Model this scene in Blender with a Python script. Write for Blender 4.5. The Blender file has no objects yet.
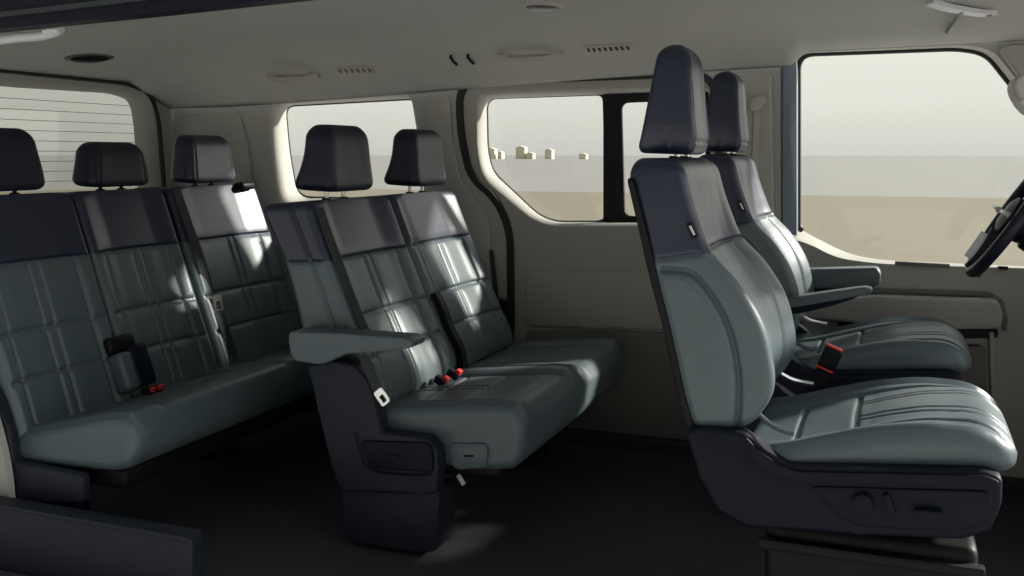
import bpy, bmesh, math, random
import numpy as np
from mathutils import Vector, Matrix, Euler
random.seed(4)
sc = bpy.context.scene
COL = sc.collection

# ------------------------------------------------------------------ camera
F_PX = 987.0
YAW = math.atan(388 / 987)
CY, SY = math.cos(YAW), math.sin(YAW)
EYE = 1.09
HOR = 155.0

def at(u, v, Y):
    """point of the side plane y=Y seen at that image position -> (x, z)"""
    t = (u - 512) / F_PX
    X = (t * CY - SY) * Y / (CY + t * SY)
    d = -X * SY + Y * CY
    return (X, EYE - (v - HOR) / F_PX * d)

def atx(u, v, X):
    t = (u - 512) / F_PX
    Y = X * (CY + t * SY) / (t * CY - SY)
    d = -X * SY + Y * CY
    return (Y, EYE - (v - HOR) / F_PX * d)

cam = bpy.data.cameras.new('camera')
cam.sensor_width = 36
cam.lens = F_PX / 1024 * 36
cam.shift_y = -(288 - HOR) / 1024
cam.clip_start = 0.02
cam.clip_end = 6000
camo = bpy.data.objects.new('camera', cam)
COL.objects.link(camo)
camo.location = (0, 0, EYE)
camo.rotation_euler = (math.pi / 2, 0, YAW)
sc.camera = camo

# ------------------------------------------------------------------ materials
def mat(name, col, rough=0.5, metal=0.0, bump=0.0, bscale=300.0, spec=0.5, mottled=0.0, coat=0.0, kind='noise'):
    m = bpy.data.materials.new(name)
    m.use_nodes = True
    nt = m.node_tree
    b = nt.nodes['Principled BSDF']
    b.inputs['Base Color'].default_value = (*col, 1)
    b.inputs['Roughness'].default_value = rough
    b.inputs['Metallic'].default_value = metal
    b.inputs['Specular IOR Level'].default_value = spec
    if coat:
        b.inputs['Coat Weight'].default_value = coat
    tc = nt.nodes.new('ShaderNodeTexCoord')
    if mottled:
        n = nt.nodes.new('ShaderNodeTexNoise')
        n.inputs['Scale'].default_value = 9
        n.inputs['Detail'].default_value = 5
        nt.links.new(tc.outputs['Object'], n.inputs['Vector'])
        r = nt.nodes.new('ShaderNodeMixRGB')
        r.inputs['Color1'].default_value = (*[c * (1 - mottled) for c in col], 1)
        r.inputs['Color2'].default_value = (*[min(1, c * (1 + mottled)) for c in col], 1)
        nt.links.new(n.outputs['Fac'], r.inputs['Fac'])
        nt.links.new(r.outputs['Color'], b.inputs['Base Color'])
    if bump:
        if kind == 'noise':
            n = nt.nodes.new('ShaderNodeTexNoise')
            n.inputs['Detail'].default_value = 4
            out = n.outputs['Fac']
        else:
            n = nt.nodes.new('ShaderNodeTexVoronoi')
            out = n.outputs['Distance']
        n.inputs['Scale'].default_value = bscale
        nt.links.new(tc.outputs['Object'], n.inputs['Vector'])
        bp = nt.nodes.new('ShaderNodeBump')
        bp.inputs['Strength'].default_value = bump
        bp.inputs['Distance'].default_value = 0.002
        nt.links.new(out, bp.inputs['Height'])
        nt.links.new(bp.outputs['Normal'], b.inputs['Normal'])
    return m

def glass(name, tint, gloss=0.04):
    m = bpy.data.materials.new(name)
    m.use_nodes = True
    nt = m.node_tree
    nt.nodes.clear()
    o = nt.nodes.new('ShaderNodeOutputMaterial')
    t = nt.nodes.new('ShaderNodeBsdfTransparent')
    t.inputs['Color'].default_value = (*tint, 1)
    g = nt.nodes.new('ShaderNodeBsdfGlossy')
    g.inputs['Roughness'].default_value = 0.02
    mx = nt.nodes.new('ShaderNodeMixShader')
    mx.inputs['Fac'].default_value = gloss
    nt.links.new(t.outputs[0], mx.inputs[1])
    nt.links.new(g.outputs[0], mx.inputs[2])
    nt.links.new(mx.outputs[0], o.inputs['Surface'])
    return m

M = dict(
    leather=mat('sage_grey_leather', (0.080, 0.107, 0.119), 0.40, spec=0.45, bump=0.12, bscale=420, mottled=0.06, kind='voronoi'),
    navy=mat('navy_leather', (0.017, 0.022, 0.044), 0.34, bump=0.05, bscale=420, kind='voronoi'),
    black_leather=mat('black_leather', (0.010, 0.013, 0.025), 0.42, spec=0.3, bump=0.12, bscale=420, kind='voronoi'),
    plastic=mat('navy_plastic', (0.0045, 0.0062, 0.014), 0.5, bump=0.15, bscale=600, spec=0.17),
    greyplastic=mat('charcoal_plastic', (0.014, 0.017, 0.026), 0.5, bump=0.15, bscale=600, spec=0.25),
    black=mat('black_plastic', (0.006, 0.006, 0.008), 0.5, spec=0.2),
    rubber=mat('black_rubber', (0.010, 0.010, 0.010), 0.6),
    webbing=mat('belt_webbing', (0.042, 0.047, 0.050), 0.8, spec=0.15),
    steel=mat('polished_steel', (0.78, 0.78, 0.76), 0.22, metal=1.0),
    highlight=mat('cushion_highlight', (0.62, 0.64, 0.66), 0.3, metal=1.0),
    red=mat('red_button', (0.62, 0.03, 0.03), 0.4),
    white=mat('white_print', (0.75, 0.76, 0.78), 0.5),
    headliner=mat('headliner_cloth', (0.45, 0.445, 0.42), 0.95, bump=0.2, bscale=700, mottled=0.03, spec=0.1),
    trim=mat('beige_trim', (0.38, 0.37, 0.34), 0.65, bump=0.15, bscale=500, mottled=0.03, spec=0.3),
    trimdark=mat('taupe_trim', (0.155, 0.148, 0.134), 0.65, bump=0.15, bscale=500, mottled=0.03, spec=0.3),
    carpet=mat('black_carpet', (0.042, 0.044, 0.049), 1.0, bump=0.6, bscale=500, mottled=0.15, spec=0.1),
    bounce_pad=mat('pale_bounce_pad', (0.50, 0.49, 0.47), 0.9, mottled=0.05, spec=0.1),
    blue=mat('blue_painted_metal', (0.19, 0.24, 0.31), 0.3, coat=0.5),
    lens=mat('lamp_lens', (0.55, 0.55, 0.52), 0.3),
    lensdark=mat('lamp_lens_smoked', (0.10, 0.10, 0.095), 0.35),
    silver=mat('silver_plastic', (0.58, 0.59, 0.61), 0.35),
    clear=glass('clear_glass', (0.96, 0.97, 0.95)),
    tint=glass('tinted_glass', (0.88, 0.885, 0.87)),
    privacy=glass('privacy_glass', (0.56, 0.57, 0.54)),
    ground=mat('tan_sand', (0.200, 0.180, 0.137), 0.95, mottled=0.08, spec=0.1),
    road=mat('pale_asphalt', (0.245, 0.240, 0.225), 0.9, mottled=0.05, spec=0.1),
    house=mat('cream_render', (0.80, 0.74, 0.56), 0.8),
    roof=mat('grey_roof', (0.35, 0.33, 0.30), 0.8),
)

# ------------------------------------------------------------------ object helpers
def link(o, parent=None):
    COL.objects.link(o)
    if parent is not None:
        o.parent = parent
    return o

def mobj(name, verts, faces, m, parent=None, smooth=True, origin=None):
    me = bpy.data.meshes.new(name)
    vs = [tuple(v) for v in verts]
    if origin is not None:
        vs = [(v[0] - origin[0], v[1] - origin[1], v[2] - origin[2]) for v in vs]
    me.from_pydata(vs, [], [tuple(int(i) for i in f) for f in faces])
    me.materials.append(M[m] if isinstance(m, str) else m)
    bm = bmesh.new(); bm.from_mesh(me)
    bmesh.ops.recalc_face_normals(bm, faces=bm.faces)
    bm.to_mesh(me); bm.free()
    if smooth:
        for p in me.polygons:
            p.use_smooth = True
    o = bpy.data.objects.new(name, me)
    if origin is not None:
        o.location = origin
    return link(o, parent)

def bobj(name, bm, m, parent=None, smooth=True, angle=40):
    me = bpy.data.meshes.new(name)
    bmesh.ops.recalc_face_normals(bm, faces=bm.faces)
    if smooth:
        a = math.radians(angle)
        for f in bm.faces:
            f.smooth = True
        for e in bm.edges:
            if len(e.link_faces) == 2 and e.calc_face_angle(0) > a:
                e.smooth = False
    bm.to_mesh(me); bm.free()
    me.materials.append(M[m] if isinstance(m, str) else m)
    o = bpy.data.objects.new(name, me)
    return link(o, parent)

def thing(name, label, cat, loc, group=None):
    o = bpy.data.objects.new(name, None)
    o.empty_display_size = 0.05
    link(o)
    o.location = loc
    o['label'] = label
    o['category'] = cat
    if group:
        o['group'] = group
    return o

def tag(o, label, cat, group=None):
    o['label'] = label
    o['category'] = cat
    if group:
        o['group'] = group
    return o

def struct(o):
    o['kind'] = 'structure'
    return o

def settle(root):
    """children were built in world coordinates: make them relative to the root"""
    inv = Vector(root.location)
    for ch in root.children:
        ch.location = Vector(ch.location) - inv

def copy_tree(o, parent=None):
    c = o.copy()
    COL.objects.link(c)
    c.parent = parent
    for ch in list(o.children):
        copy_tree(ch, c)
    return c

def round_poly(pts, r, n=6):
    """round the corners of a closed 2-D polygon; r a number or a list"""
    out = []
    N = len(pts)
    for i in range(N):
        p = np.array(pts[i], float); a = np.array(pts[i - 1], float); b = np.array(pts[(i + 1) % N], float)
        ri = r[i] if isinstance(r, (list, tuple)) else r
        da, db = a - p, b - p
        la, lb = np.linalg.norm(da), np.linalg.norm(db)
        k = min(ri, la * 0.48, lb * 0.48)
        if k < 1e-5:
            out.append(tuple(p)); continue
        p0, p1 = p + da / la * k, p + db / lb * k
        for j in range(n + 1):
            t = j / n
            q = (1 - t) ** 2 * p0 + 2 * t * (1 - t) * p + t * t * p1
            out.append(tuple(q))
    return out

def prism_bm(outline, y0, y1, bevel=0.0, seg=2, bm=None):
    """outline in (x, z), extruded from y0 to y1"""
    bm = bm or bmesh.new()
    v = [bm.verts.new((x, y0, z)) for x, z in outline]
    f = bm.faces.new(v)
    r = bmesh.ops.extrude_face_region(bm, geom=[f])
    nv = [e for e in r['geom'] if isinstance(e, bmesh.types.BMVert)]
    nf = [e for e in r['geom'] if isinstance(e, bmesh.types.BMFace)]
    for q in nv:
        q.co.y = y1
    if bevel:
        es = list({e for g in (f, *nf) for e in g.edges})
        bmesh.ops.bevel(bm, geom=es, offset=bevel, segments=seg, profile=0.5, affect='EDGES', clamp_overlap=True)
    return bm

def box_bm(c, s, bevel=0.0, seg=3, rot=None, bm=None):
    bm = bm or bmesh.new()
    r = bmesh.ops.create_cube(bm, size=1)
    vs = r['verts']
    for v in vs:
        v.co = Vector((v.co.x * s[0], v.co.y * s[1], v.co.z * s[2]))
    if bevel:
        es = list({e for v in vs for e in v.link_edges})
        rr = bmesh.ops.bevel(bm, geom=es, offset=bevel, segments=seg, profile=0.5, affect='EDGES')
        vs = list(set(rr['verts']) | {v for v in vs if v.is_valid})
    mm = (rot.to_matrix().to_4x4() if rot is not None else Matrix.Identity(4))
    for v in vs:
        v.co = mm @ v.co + Vector(c)
    return bm

def cyl_bm(p0, p1, r, n=20, bevel=0.0, r2=None, bm=None):
    bm = bm or bmesh.new()
    p0, p1 = Vector(p0), Vector(p1)
    d = p1 - p0
    q = Vector((0, 0, 1)).rotation_difference(d.normalized())
    mm = Matrix.Translation((p0 + p1) / 2) @ q.to_matrix().to_4x4()
    rr = bmesh.ops.create_cone(bm, cap_ends=True, segments=n, radius1=r, radius2=r if r2 is None else r2, depth=d.length)
    vs = rr['verts']
    if bevel:
        es = list({e for v in vs for e in v.link_edges if len(e.link_faces) == 2 and any(len(f.verts) > 4 for f in e.link_faces)})
        b = bmesh.ops.bevel(bm, geom=es, offset=bevel, segments=2, profile=0.5, affect='EDGES')
        vs = list(set(b['verts']) | {v for v in vs if v.is_valid})
    for v in vs:
        v.co = mm @ v.co
    return bm

def smooth_path(pts, n):
    P = np.array(pts, float)
    L = np.r_[0, np.cumsum(np.linalg.norm(np.diff(P, axis=0), axis=1))]
    return herm(L, P, np.linspace(0, L[-1], n))

def herm(x, Y, q):
    x = np.array(x, float); Y = np.array(Y, float)
    if Y.ndim == 1:
        Y = Y[:, None]; flat = True
    else:
        flat = False
    m = np.zeros_like(Y)
    d = np.diff(Y, axis=0) / np.diff(x)[:, None]
    m[0], m[-1] = d[0], d[-1]
    if len(x) > 2:
        h = np.diff(x)
        m[1:-1] = (d[:-1] * h[1:, None] + d[1:] * h[:-1, None]) / (h[1:] + h[:-1])[:, None]
    i = np.clip(np.searchsorted(x, q, side='right') - 1, 0, len(x) - 2)
    h = (x[i + 1] - x[i])
    t = ((q - x[i]) / h)[:, None]
    h = h[:, None]
    r = (2 * t**3 - 3 * t**2 + 1) * Y[i] + (t**3 - 2 * t**2 + t) * h * m[i] + (-2 * t**3 + 3 * t**2) * Y[i + 1] + (t**3 - t**2) * h * m[i + 1]
    return r[:, 0] if flat else r

def tube_bm(path, r, n=8, closed=False, flat=None, up=(0, 0, 1), bm=None):
    """sweep a round (or flat=(wide, thick) rectangular) section along a path"""
    bm = bm or bmesh.new()
    P = [Vector(p) for p in path]
    N = len(P)
    rings = []
    ref = Vector(up)
    for i in range(N):
        a = P[i - 1] if (closed or i > 0) else P[i]
        b = P[(i + 1) % N] if (closed or i < N - 1) else P[i]
        t = (b - a).normalized()
        s = ref.cross(t)
        if s.length < 1e-4:
            s = Vector((1, 0, 0)).cross(t)
        s.normalize()
        w = t.cross(s).normalized()
        ring = []
        if flat:
            a_, b_ = flat[0] / 2, flat[1] / 2
            for (p, q) in ((-a_, -b_), (a_, -b_), (a_, b_), (-a_, b_)):
                ring.append(bm.verts.new(P[i] + s * p + w * q))
        else:
            for k in range(n):
                an = 2 * math.pi * k / n
                ring.append(bm.verts.new(P[i] + s * math.cos(an) * r + w * math.sin(an) * r))
        rings.append(ring)
    K = len(rings[0])
    for i in range(N if closed else N - 1):
        A, B = rings[i], rings[(i + 1) % N]
        for k in range(K):
            bm.faces.new((A[k], A[(k + 1) % K], B[(k + 1) % K], B[k]))
    if not closed:
        bm.faces.new(rings[0]); bm.faces.new(rings[-1][::-1])
    return bm

def plate_bm(outer, holes, y0, y1):
    """sheet in the x-z plane with holes, from y0 to y1"""
    bm = bmesh.new()
    es = []
    for lp in [outer, *holes]:
        vs = [bm.verts.new((x, y0, z)) for x, z in lp]
        for i in range(len(vs)):
            es.append(bm.edges.new((vs[i], vs[(i + 1) % len(vs)])))
    bmesh.ops.triangle_fill(bm, use_beauty=True, use_dissolve=False, edges=es)
    fs = list(bm.faces)
    r = bmesh.ops.extrude_face_region(bm, geom=fs)
    for e in r['geom']:
        if isinstance(e, bmesh.types.BMVert):
            e.co.y = y1
    return bm

def rings_bm(loops, close_last=False, bm=None):
    """loft matching 3-D loops"""
    bm = bm or bmesh.new()
    R = [[bm.verts.new(p) for p in lp] for lp in loops]
    n = len(R[0])
    for A, B in zip(R[:-1], R[1:]):
        for k in range(n):
            bm.faces.new((A[k], A[(k + 1) % n], B[(k + 1) % n], B[k]))
    return bm

def offset_loop(lp, d):
    """move a closed 2-D loop outward by d (inward if negative)"""
    P = np.array(lp, float)
    N = len(P)
    area = 0.5 * np.sum(P[:, 0] * np.roll(P[:, 1], -1) - np.roll(P[:, 0], -1) * P[:, 1])
    t = np.roll(P, -1, 0) - np.roll(P, 1, 0)
    t /= np.linalg.norm(t, axis=1)[:, None] + 1e-9
    nrm = np.stack([t[:, 1], -t[:, 0]], 1) * (1 if area > 0 else -1)
    return [tuple(p) for p in P + nrm * d]

# ------------------------------------------------------------------ upholstery
def pad(R, F, yc, w, ns=110, nf=90, nsd=26, nb=12, nc=7, rc=0.03, r0=0.03, r1=0.03, conc=0.0, conc_in=0.42, conc_out=0.86,
        disp=None, sdisp=None, rT0=None, rT1=None):
    """upholstered body: R and F are matching side-view curves (rear/underside and front/top side);
    w = half width (number or list along the curves).  Returns a dict with the point grid."""
    R = np.array(R, float); F = np.array(F, float)
    C = (R + F) / 2
    L = np.r_[0, np.cumsum(np.linalg.norm(np.diff(C, axis=0), axis=1))]
    tot = L[-1]
    ne = 9
    e0 = r0 * (1 - np.cos(np.linspace(0, math.pi / 2, ne)))
    e1 = tot - r1 * (1 - np.cos(np.linspace(math.pi / 2, 0, ne)))
    mid = np.linspace(r0, tot - r1, ns)[1:-1]
    s = np.r_[e0, mid, e1]
    Rs, Fs = herm(L, R, s), herm(L, F, s)
    ws = np.full(len(s), float(w)) if np.isscalar(w) else herm(np.linspace(0, tot, len(w)), np.array(w, float), s)
    P = np.zeros((len(s), 0, 3))
    rows = []
    meta = None
    for i, si in enumerate(s):
        D = Fs[i] - Rs[i]
        T = np.linalg.norm(D); D = D / T
        Cc = (Rs[i] + Fs[i]) / 2
        k, r, rT = 1.0, 0, 0
        if si < r0:
            r = r0; rT = rT0 if rT0 is not None else min(r0, T * 0.42); k = math.sqrt(max(0, 1 - (1 - si / r0) ** 2))
        elif si > tot - r1:
            r = r1; rT = rT1 if rT1 is not None else min(r1, T * 0.42); k = math.sqrt(max(0, 1 - (1 - (tot - si) / r1) ** 2))
        wi = ws[i] - r * (1 - k)
        Ti = T - 2 * rT * (1 - k)
        c = min(rc, wi * 0.95, Ti * 0.48)
        pts = []; reg = []
        def arc(cy, cn, a0, a1, code):
            for q in range(1, nc):
                a = a0 + (a1 - a0) * q / nc
                pts.append((cy + c * math.cos(a), cn + c * math.sin(a))); reg.append(code)
        h = Ti / 2
        for q in range(nf):
            pts.append((-(wi - c) + 2 * (wi - c) * q / (nf - 1), h)); reg.append(0)
        arc(wi - c, h - c, math.pi / 2, 0, 4)
        for q in range(nsd):
            pts.append((wi, (h - c) - 2 * (h - c) * q / (nsd - 1))); reg.append(1)
        arc(wi - c, -(h - c), 0, -math.pi / 2, 5)
        for q in range(nb):
            pts.append(((wi - c) - 2 * (wi - c) * q / (nb - 1), -h)); reg.append(2)
        arc(-(wi - c), -(h - c), -math.pi / 2, -math.pi, 5)
        for q in range(nsd):
            pts.append((-wi, -(h - c) + 2 * (h - c) * q / (nsd - 1))); reg.append(3)
        arc(-(wi - c), h - c, math.pi, math.pi / 2, 4)
        pts = np.array(pts); reg = np.array(reg)
        y, n = pts[:, 0].copy(), pts[:, 1].copy()
        fr = reg == 0
        yn = y / max(wi, 1e-6)
        if conc:
            t = np.clip((np.abs(yn) - conc_in) / (conc_out - conc_in), 0, 1)
            cc = conc(si / tot) if callable(conc) else conc
            n[fr] -= (cc * (1 - t * t * (3 - 2 * t)) * k)[fr]
        if disp is not None:
            n[fr] += k * disp(si, y[fr], yn[fr], tot)
        if sdisp is not None:
            for code, sg in ((1, 1), (3, -1)):
                q = reg == code
                mm = n[q] / (2 * h) + 0.5
                y[q] += sg * k * (sdisp(si, mm, tot, Cc[None] + D[None] * n[q][:, None]) if sdisp.__code__.co_argcount == 4 else sdisp(si, mm, tot))
        row = np.stack([Cc[0] + D[0] * n, yc + y, Cc[1] + D[1] * n], 1)
        rows.append(row)
        meta = (reg, pts)
    P = np.array(rows)
    return dict(P=P, reg=meta[0], s=s, tot=tot, nf=nf, yc=yc)

def pad_faces(g, test=None):
    ns, nr, _ = g['P'].shape
    fs = []
    for i in range(ns - 1):
        for j in range(nr):
            k = (j + 1) % nr
            if test is None or test(i, j):
                fs.append((i * nr + j, i * nr + k, (i + 1) * nr + k, (i + 1) * nr + j))
    return fs

def pad_obj(name, g, m, parent, test=None, cap0=True, cap1=True):
    ns, nr, _ = g['P'].shape
    V = g['P'].reshape(-1, 3)
    fs = pad_faces(g, test)
    if cap0:
        fs.append(tuple(range(nr - 1, -1, -1)))
    if cap1:
        fs.append(tuple((ns - 1) * nr + j for j in range(nr)))
    used = sorted({i for f in fs for i in f})
    mp = {o: i for i, o in enumerate(used)}
    return mobj(name, [V[i] for i in used], [tuple(mp[i] for i in f) for f in fs], m, parent)

def pad_split(g, names, mats, parent, s_cut):
    """two parts of one pad: below and above the seam at arc length s_cut"""
    k = int(np.argmin(np.abs(g['s'] - s_cut)))
    a = pad_obj(names[0], g, mats[0], parent, lambda i, j: i < k, True, False)
    b = pad_obj(names[1], g, mats[1], parent, lambda i, j: i >= k, False, True)
    return a, b

def surf(g, sfrac, y, off=0.0):
    """point on the front surface at length fraction and offset y from the centre"""
    i = int(np.argmin(np.abs(g['s'] - sfrac * g['tot'])))
    row = g['P'][i][:g['nf']]
    ys = row[:, 1] - g['yc']
    q = [np.interp(y, ys, row[:, c]) for c in range(3)]
    a = g['P'][max(i - 2, 0)][:g['nf']]; b = g['P'][min(i + 2, len(g['P']) - 1)][:g['nf']]
    t = np.array([np.interp(y, ys, b[:, c]) - np.interp(y, ys, a[:, c]) for c in range(3)])
    t /= np.linalg.norm(t)
    nrm = np.cross(np.array([0, 1, 0]), t)
    mid = g['P'][i].mean(0)
    if np.dot(nrm, np.array(q) - mid) < 0:
        nrm = -nrm
    return Vector(np.array(q) + nrm * off), Vector(nrm)

def groove(d, w=0.0045, depth=0.006, boost=1.35):
    return -depth * boost * np.exp(-(d / w) ** 2)

def posts(name, x, z0, z1, ys, lean, parent, r=0.006, m='steel'):
    for y in ys:
        bobj(name, cyl_bm((x - lean * (z1 - z0), y, z1), (x, y, z0), r, 12), m, parent)

# ------------------------------------------------------------------ FRONT SEATS
def front_seat(root, y0):
    yc, w = y0 + 0.235, 0.235
    Y = 2.02
    rear = [(690, 434), (681, 400), (672, 360), (663, 320), (655, 290), (648, 262), (640, 230), (632, 200), (626, 178), (626, 158)]
    frnt = [(748, 432), (772, 395), (770, 352), (758, 316), (736, 282), (710, 253), (698, 225), (689, 198), (682, 172), (675, 158)]
    R = [at(u, v, Y) for u, v in rear]
    Fp = [at(u, v, Y) for u, v in frnt]
    C = (np.array(R) + np.array(Fp)) / 2
    L = np.r_[0, np.cumsum(np.linalg.norm(np.diff(C, axis=0), axis=1))]
    s_cut = L[5]
    def disp(s, y, yn, tot):
        d = groove(np.full_like(y, s - s_cut), 0.005, 0.005)
        d = d + groove(np.abs(y) - 0.150, 0.006, 0.004) * (1 if s < s_cut * 0.98 else 0.0)
        # puff of the centre panel
        d = d + 0.010 * np.clip(1 - (y / 0.15) ** 2, 0, 1)
        return d
    seam = np.array(smooth_path([at(u, v, 2.02) for u, v in [(640, 271), (674, 270.5), (690, 274), (703, 286), (716, 304), (727, 326), (734, 350), (738, 380), (738, 405), (734, 440)]], 160))
    def sdisp(s, m, tot, Q):
        d = groove(np.full_like(m, s - s_cut), 0.005, 0.004)
        dist = np.min(np.linalg.norm(Q[:, None, :] - seam[None], axis=2), axis=1)
        inside = Q[:, 0] < np.interp(Q[:, 1], seam[::-1, 1], seam[::-1, 0])
        d = d + groove(dist, 0.0065, 0.008) + np.where(inside & (Q[:, 1] < seam[0, 1]), 0.004 * np.clip(dist / 0.02, 0, 1), 0)
        return d
    g = pad(R, Fp, yc, [w - 0.004, w, w, w, w - 0.002, w - 0.008, w - 0.012, w - 0.018], ns=190, nf=90, nsd=64, rc=0.022, r0=0.03, r1=0.035, rT1=0.022,
            conc=lambda q: 0.050 if q < 0.5 else 0.050 - (q - 0.5) * 0.090, conc_in=0.3, conc_out=0.93, disp=disp, sdisp=sdisp)
    pad_split(g, ('backrest', 'upper_panel'), ('leather', 'navy'), root, s_cut)
    # black shell strip on the rear edge
    R2 = [(x - 0.006 * min(1, (len(R) - 2 - i) / 3), z) for i, (x, z) in enumerate(R[:-1])]
    F2 = [(x + 0.012, z) for x, z in R[:-1]]
    gs = pad(R2, F2, yc, w + 0.001, ns=40, nf=8, nsd=4, nb=8, nc=3, rc=0.006, r0=0.01, r1=0.012)
    pad_obj('back_shell', gs, 'black', root)
    # side tag with a white bar
    tu = [(686, 223.5), (693, 222.5), (699, 236), (692, 238.5)]
    t = prism_bm([at(u, v, 2.02) for u, v in tu], y0 - 0.003, y0 + 0.012, 0.001, 1)
    tg = bobj('side_tag', t, 'black', root)
    tb = tube_bm([(at(u, v, 2.02)[0], y0 - 0.0035, at(u, v, 2.02)[1]) for u, v in ((689.6, 226), (691, 225.7), (695.3, 234.6), (694.2, 235.0))], 0.0010, 6, closed=True, up=(0, 1, 0))
    bobj('tag_print', tb, 'white', tg)
    # cushion
    bot = [(-0.300, 0.440), (-0.24, 0.448), (-0.12, 0.466), (0.0, 0.480), (0.10, 0.490), (0.170, 0.494), (0.202, 0.500)]
    top = [(-0.300, 0.500), (-0.235, 0.512), (-0.14, 0.540), (-0.03, 0.569), (0.08, 0.581), (0.160, 0.571), (0.208, 0.540)]
    def cd(s, y, yn, tot):
        d = np.zeros_like(y)
        ins = np.abs(y) < 0.150
        d += groove(np.abs(y) - 0.150, 0.005, 0.007)
        for st in (0.10, 0.226):
            d += np.where(ins, groove(np.full_like(y, s - st), 0.0045, 0.007), 0)
        if s > 0.226:
            for yy in (-0.075, -0.050, 0.050, 0.075):
                d += groove(y - yy * (0.8 + s), 0.0035, 0.004)
        d += np.where(ins, 0.006 * np.abs(np.sin(np.clip((y + 0.15) / 0.30, 0, 1) * math.pi)), 0)
        d -= 0.030 * np.clip((np.abs(yn) - 0.50) / 0.50, 0, 1) ** 2
        return d
    gc = pad(bot, top, yc, [w - 0.01, w + 0.002, w + 0.004, w, w - 0.004, w - 0.02], ns=110, nf=96, nsd=24, rc=0.038, r0=0.02, r1=0.040, rT1=0.012,
             conc=lambda q: 0.022 if q < 0.5 else max(0.0, 0.022 - (q - 0.5) * 0.05), conc_in=0.5, conc_out=0.85, disp=cd,
             sdisp=lambda s, m, tot: groove((m - 0.16) * 0.08, 0.005, 0.006))
    pad_obj('seat_cushion', gc, 'leather', root)
    # tubes at the rear cushion corners; the bright one stands in for a highlight
    for sg in (-1, 1):
        yy = yc + sg * 0.20
        pth = smooth_path([(-0.268, yy, 0.562), (-0.245, yy + sg * 0.012, 0.548), (-0.222, yy + sg * 0.024, 0.541), (-0.195, yy + sg * 0.03, 0.537)], 12)
        bobj('edge_highlight', tube_bm(pth, 0.0055, 8), 'highlight' if sg > 0 else 'leather', root)
    # lower shields
    op = [(684, 431), (700, 428), (745, 433), (762, 447), (788, 464), (860, 466), (985, 471), (1003, 478), (1002, 505), (990, 532), (962, 540), (860, 534),
          (745, 527), (716, 510), (700, 475)]
    o2 = round_poly([at(u, v, 2.0) for u, v in op], 0.012, 4)
    sh = bobj('side_shield', prism_bm(o2, y0 - 0.022, y0 + 0.025, 0.009, 3), 'plastic', root)
    # raised contour on the shield
    lp = [at(u, v, 1.99) for u, v in [(745, 437), (760, 452), (780, 466), (798, 472), (985, 476), (1000, 482), (998, 490), (960, 487), (850, 480), (795, 482), (770, 473), (752, 458)]]
    bobj('shield_ridge', prism_bm(round_poly(lp, 0.008, 3), y0 - 0.030, y0 - 0.015, 0.006, 3), 'plastic', sh)
    lp = [at(u, v, 1.99) for u, v in [(808, 487), (990, 492), (994, 508), (984, 526), (960, 532), (862, 528), (838, 518), (824, 500)]]
    bobj('control_panel', prism_bm(round_poly(lp, 0.015, 3), y0 - 0.027, y0 - 0.015, 0.004, 3), 'plastic', sh)
    x, z = at(863, 504, 1.98)
    kn = bobj('control_knob', cyl_bm((x, y0 - 0.044, z), (x, y0 - 0.020, z), 0.0185, 28, 0.003), 'plastic', sh)
    pth = [(x + 0.020 * math.cos(a), y0 - 0.028, z + 0.020 * math.sin(a)) for a in np.linspace(0, 2 * math.pi, 28, endpoint=False)]
    bobj('knob_ring', tube_bm(pth, 0.002, 6, closed=True, up=(0, 1, 0)), 'black', kn)
    lv = [at(u, v, 1.98) for u, v in [(883, 495), (889, 494), (893, 505), (896, 516), (891, 518), (887, 508)]]
    bobj('recline_switch', prism_bm(round_poly(lv, 0.004, 3), y0 - 0.042, y0 - 0.02, 0.003, 2), 'plastic', sh)
    lv = [at(u, v, 1.98) for u, v in [(914, 509), (942, 511), (944, 519), (916, 518)]]
    bobj('slide_switch', prism_bm(round_poly(lv, 0.004, 3), y0 - 0.046, y0 - 0.02, 0.004, 2), 'plastic', sh)
    o3 = [(x, z) for x, z in o2]
    bobj('side_shield', prism_bm(o3, y0 + 0.445, y0 + 0.485, 0.009, 3), 'plastic', root)
    bobj('seat_frame', box_bm((-0.07, yc, 0.425), (0.46, 0.42, 0.07), 0.02), 'black', root)
    bobj('front_valance', box_bm((0.150, yc, 0.452), (0.05, 0.40, 0.08), 0.02), 'plastic', root)
    # pedestal and rails
    bobj('pedestal', box_bm((-0.06, yc, 0.170), (0.40, 0.36, 0.34), 0.02), 'black', root)
    for yy in (yc - 0.19, yc + 0.19):
        bobj('slide_rail', box_bm((-0.06, yy, 0.300), (0.42, 0.03, 0.022), 0.005, 2), 'black', root)
    # headrest
    hr = [(635, 153), (640, 135), (646, 105), (651, 76), (655, 54), (659, 41)]
    hf = [(692, 155), (695, 141), (693, 110), (691, 80), (689.5, 60), (687, 43)]
    HR = [at(u, v, 2.165) for u, v in hr]; HF = [at(u, v, 2.165) for u, v in hf]
    def hd(s, y, yn, tot):
        return groove(np.abs(y) - 0.074, 0.003, 0.003) + groove(np.full_like(y, s - 0.035), 0.003, 0.003)
    gh = pad(HR, HF, yc, [0.086, 0.093, 0.092, 0.087, 0.081, 0.070], ns=60, nf=40, nsd=20, rc=0.014, r0=0.02, r1=0.036, rT0=0.014, rT1=0.028, conc=0.004, conc_in=0.3, conc_out=0.95, disp=hd,
             sdisp=lambda s, m, tot: groove((m - 0.52) * 0.13, 0.003, 0.003) * (1 if s < 0.06 else 0))
    pad_obj('headrest', gh, 'navy', root)
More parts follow.
